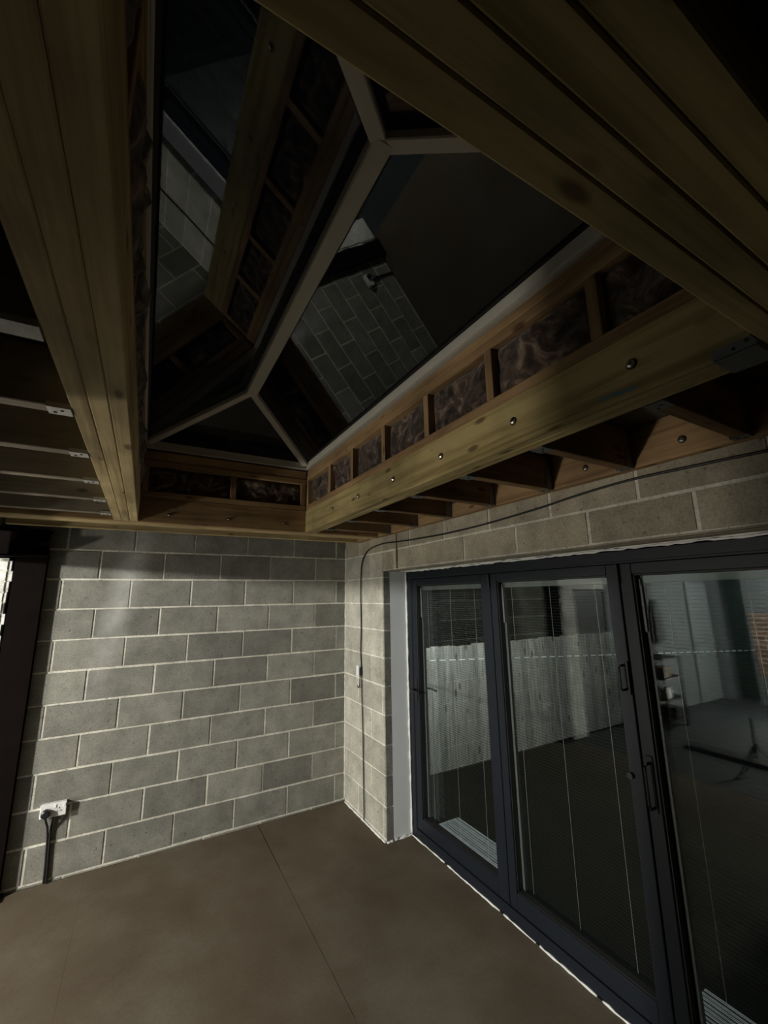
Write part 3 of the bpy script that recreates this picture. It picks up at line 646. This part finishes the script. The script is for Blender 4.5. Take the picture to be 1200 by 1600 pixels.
m = MB(); m.box((-.003, -1.046, 2.108), (-.0005, -1.030, 2.395)); m.box((-.0025, -1.050, 2.17), (-.0005, -1.028, 2.25)); struct(m.build('trim_4', plain('rusty brown stain', (.085, .05, .03), .9)), 'rusty vertical crack in the lintel course')

# ================================================================= THE NEXT ROOM (seen reflected in the doors)
lb = empty('ceiling_bulb', (ROOM_LAMP[0], ROOM_LAMP[1], 2.575), 'bare bulb on a short flex lighting the next room', 'lamp')
m = MB(); m.cyl((ROOM_LAMP[0], ROOM_LAMP[1], 2.575), (ROOM_LAMP[0], ROOM_LAMP[1], 2.555), .04); m.cyl((ROOM_LAMP[0], ROOM_LAMP[1], 2.555), (ROOM_LAMP[0], ROOM_LAMP[1], 2.44), .018); put(m, 'lamp_holder', M_WHITEPL, lb)
wk = empty('work_light', (-5.62, -1.62, 0), 'low black work light on the floor of the next room, out of frame', 'lamp')
m = MB(); m.box((-5.70, -1.72, .44), (-5.63, -1.52, .60), ch=.01); put(m, 'lamp_head', M_BLKPL, wk)
m = MB(); m.tube([(-5.66, -1.74, .52), (-5.66, -1.74, .012), (-5.66, -1.50, .012), (-5.66, -1.50, .52)], .009, 8); m.tube([(-5.80, -1.74, .012), (-5.50, -1.74, .012)], .009, 8); m.tube([(-5.80, -1.50, .012), (-5.50, -1.50, .012)], .009, 8); put(m, 'stand', M_BLKPL, wk)
M_GREEN = plain('dark green curtain cloth', (.025, .045, .04), .9, 0, .3, 12)
m = MB(); pr = None
for i in range(41):
    y = -.34-.24*i/40; x = -6.86+.02*math.sin(i*1.1)
    if pr: m.face([(pr[0], pr[1], .05), (x, y, .05), (x, y, 2.2), (pr[0], pr[1], 2.2)])
    pr = (x, y)
m.cyl((-6.86, -.30, 2.21), (-6.86, -.64, 2.21), .012, 8)
tag(m.build('curtain', M_GREEN), 'dark green curtain on the white wall, reflected in the third door leaf', 'curtain')
d3 = empty('door_3', (-6.47, -.002, 0), 'plain pale door in the next room', None, None, 'structure')
m = MB(); m.box((-6.85, -.04, .005), (-6.12, -.002, 2.04), ch=.003); put(m, 'door_panel', plain('pale door paint', (.22, .25, .26), .5), d3)
m = MB(); m.cyl((-6.2, -.04, 1.0), (-6.2, -.09, 1.0), .01); m.cyl((-6.2, -.09, 1.0), (-6.31, -.09, 1.0), .008); put(m, 'door_handle', M_CHROME, d3)
br = MB(); block_wall(br, lambda u, z, d: (-6.896+d, u, z), -1.6, -.62, .45, 1.5, lambda n: 0 if n % 2 else .11, bw=.225, ch=.075, zb=0, seed=2, thick=.003, jt=.012)
struct(br.build('trim_5', [block_mat('brown brick', (.26, .16, .12), .2), M_MORTAR]), 'patch of bare brown brick in the white wall')
bn = empty('storage_trolley', (-4.35, -.33, 0), 'black trolley of boxes in the next room, reflected in the third door leaf', 'trolley')
m = MB()
for x in (-4.58, -4.12):
    for y in (-.52, -.12): m.box((x-.012, y-.012, .05), (x+.012, y+.012, .95))
for z in (.10, .38, .66, .93): m.box((-4.6, -.54, z), (-4.1, -.10, z+.02))
put(m, 'shelf_rack', M_BLKPL, bn)
for x in (-4.58, -4.12):
    for y in (-.52, -.12):
        m = MB(); m.cyl((x, y-.012, .025), (x, y+.012, .025), .025, 14); put(m, 'castor', M_BLKPL, bn)
M_CARD = plain('brown card', (.30, .24, .16), .9)
for k, (x, z, mt, lb_) in enumerate(((-4.22, .40, M_WHITEPL, 'white carton on the second shelf of the black trolley'), (-4.25, .68, M_CARD, 'brown card box on the third shelf of the black trolley'), (-4.43, .12, M_BLKPL, 'black crate on the lowest shelf of the black trolley'))):
    m = MB(); m.box((x-.08, -.50, z), (x+.08, -.28, z+.14), ch=.003); tag(m.build('storage_box', mt), lb_, 'box')
m = MB(); m.box((-3.75, -1.95, .0), (-3.55, -.95, .045), ch=.003); o = m.build('floor_plank', M_NAVY); tag(o, 'dark plank lying on the floor of the next room', 'plank')
tp = empty('tripod_stand', (-3.35, -1.75, 0), 'slim black tripod stand in the next room, reflected at the right edge of the glass', 'stand')
m = MB(); m.cyl((-3.35, -1.75, .16), (-3.35, -1.75, .55), .012, 10); put(m, 'pole', M_BLKPL, tp)
for k in range(3):
    a = k*2.094+.4; m = MB(); m.cyl((-3.35, -1.75, .30), (-3.35+.24*math.cos(a), -1.75+.24*math.sin(a), .008), .008, 8); put(m, 'leg', M_BLKPL, tp)
ct = MB()
prof = [(0, 1.75, .05), (.02, 1.70, .09), (.0, 1.5, .13), (.01, 1.3, .14), (.0, 1.1, .15)]
rc = random.Random(8)
for j in range(len(prof)-1):
    n = 14; A = []; B = []
    for i in range(n):
        a = math.pi*i/(n-1)
        A.append((-5.05+prof[j][2]*math.cos(a)*(1+.2*math.sin(i*2.3)), -.01-prof[j][2]*.6*math.sin(a), prof[j][1])); B.append((-5.05+prof[j+1][2]*math.cos(a)*(1+.2*math.sin(i*2.3)), -.01-prof[j+1][2]*.6*math.sin(a), prof[j+1][1]))
    for i in range(n-1): ct.face([A[i], A[i+1], B[i+1], B[i]])
ct.cyl((-5.05, 0, 1.74), (-5.05, -.05, 1.75), .012)
tag(ct.build('hanging_coat', plain('mottled coat', (.09, .10, .10), .9, 0, .9, 9), None, True), 'mottled dark coat on the white wall, reflected at left of the third leaf', 'coat')

# ================================================================= THE GARDEN
m = MB(); m.box((.345, -7, -.30), (14, 8, -.15)); struct(m.build('ground', M_GROUND), 'dark garden ground beyond the doors')
fe = empty('garden_fence', (3.5, .3, -.15), 'weathered vertical board garden fence seen through the first two door leaves', 'fence')
m = MB(); rf = random.Random(12); x = .42
while x < 4.9:
    wv = .095+rf.uniform(-.004, .004)
    m.box((x, .30+rf.uniform(0, .004), -.12), (x+wv+.012, .315+rf.uniform(0, .004), 1.262+rf.uniform(-.012, .012)), 0, rf.random()); x += wv
put(m, 'fence_boards', M_FENCE, fe)
fb = fe.children[0].data
m = MB(); m.box((.42, .32, .25), (4.98, .36, .32)); m.box((.42, .32, .95), (4.98, .36, 1.02)); put(m, 'fence_rail', M_FENCE, fe)
for x in (.6, 2.4, 4.2):
    m = MB(); m.box((x-.05, .37, -.2), (x+.05, .46, 1.2)); put(m, 'fence_post', M_FENCE, fe)
M_MAT = plain('silver grey ribbed decking', (.18, .184, .184), .8, 0, .45, 26, .5)
def deckmat(y0, y1, label):
    m = MB(); m.box((.40, y1, -.15), (.76, y0, -.030)); x = .40
    while x < .752: m.box((x+.0015, y1, -.030), (x+.0085, y0, -.022)); x += .0105
    tag(m.build('deck_step', M_MAT), label, 'step', 'ribbed steps outside the doors')
deckmat(-.74, -1.46, 'silver-grey ribbed deck step outside the first door leaf')
deckmat(-2.62, -3.9, 'silver-grey ribbed deck step outside the third door leaf')
# dashed pale line strung between two thin posts
ln = empty('garden_line', (1, .05, .9), 'pale dashed line strung low across the garden in front of the fence', 'line')
A = Vector((.62, .22, 1.165)); B = Vector((6.2, -1.1, 1.02))
m = MB(); nn = 46
for i in range(nn):
    p, q = A.lerp(B, i/nn), A.lerp(B, (i+.62)/nn); m.cyl(p, q, .0036+.003*i/nn, 6)
put(m, 'pale_sleeves', plain('pale line sleeve', (.85, .85, .83), .6), ln)
m = MB(); m.cyl(A, B, .0015, 5); put(m, 'cord', M_BLKPL, ln)
m = MB(); m.cyl((B.x, B.y, -.15), (B.x, B.y, 1.04), .02, 10); put(m, 'line_post', M_RED, ln)
# shrub over the fence
sb = MB(); rsb = random.Random(21)
for k in range(900):
    a = rsb.uniform(0, 6.283); rr = rsb.random()**.5; c = Vector((2.6+1.3*rr*math.cos(a), 1.6+.7*rr*math.sin(a), rsb.uniform(.9, 1.9)*(1-.25*rr)))
    d1 = Vector((rsb.gauss(0, 1), rsb.gauss(0, 1), rsb.gauss(0, .6))).normalized()*.05; d2_ = d1.cross(Vector((rsb.gauss(0, 1), rsb.gauss(0, 1), 1))).normalized()*.02
    sb.face([c-d1, c+d2_, c+d1, c-d2_])
sbo = empty('garden_shrub', (2.6, 1.6, -.15), 'dark leafy shrub behind the fence in the night garden', 'shrub')
put(sb, 'foliage', plain('dark leaves', (.010, .012, .007), .8, 0, .4, 9, 0, .1), sbo)
m = MB(); 
for dx in (-.2, 0, .25): m.tube([(2.6, 1.6, -.15), (2.6+dx*.5, 1.6, .6), (2.6+dx*1.6, 1.6+dx*.5, 1.4)], [.03, .022, .008], 7)
put(m, 'stem', M_RED, sbo)
gl = empty('bulkhead_lamp', (.345, -.75, 2.48), 'outside wall lamp over the doors lighting the garden', 'lamp')
m = MB(); m.box((.3455, -.84, 2.43), (.37, -.66, 2.53), ch=.006); m.box((.37, -.76, 2.47), (.47, -.74, 2.49)); put(m, 'lamp_base', M_BLKPL, gl)
bpy.context.view_layer.update()
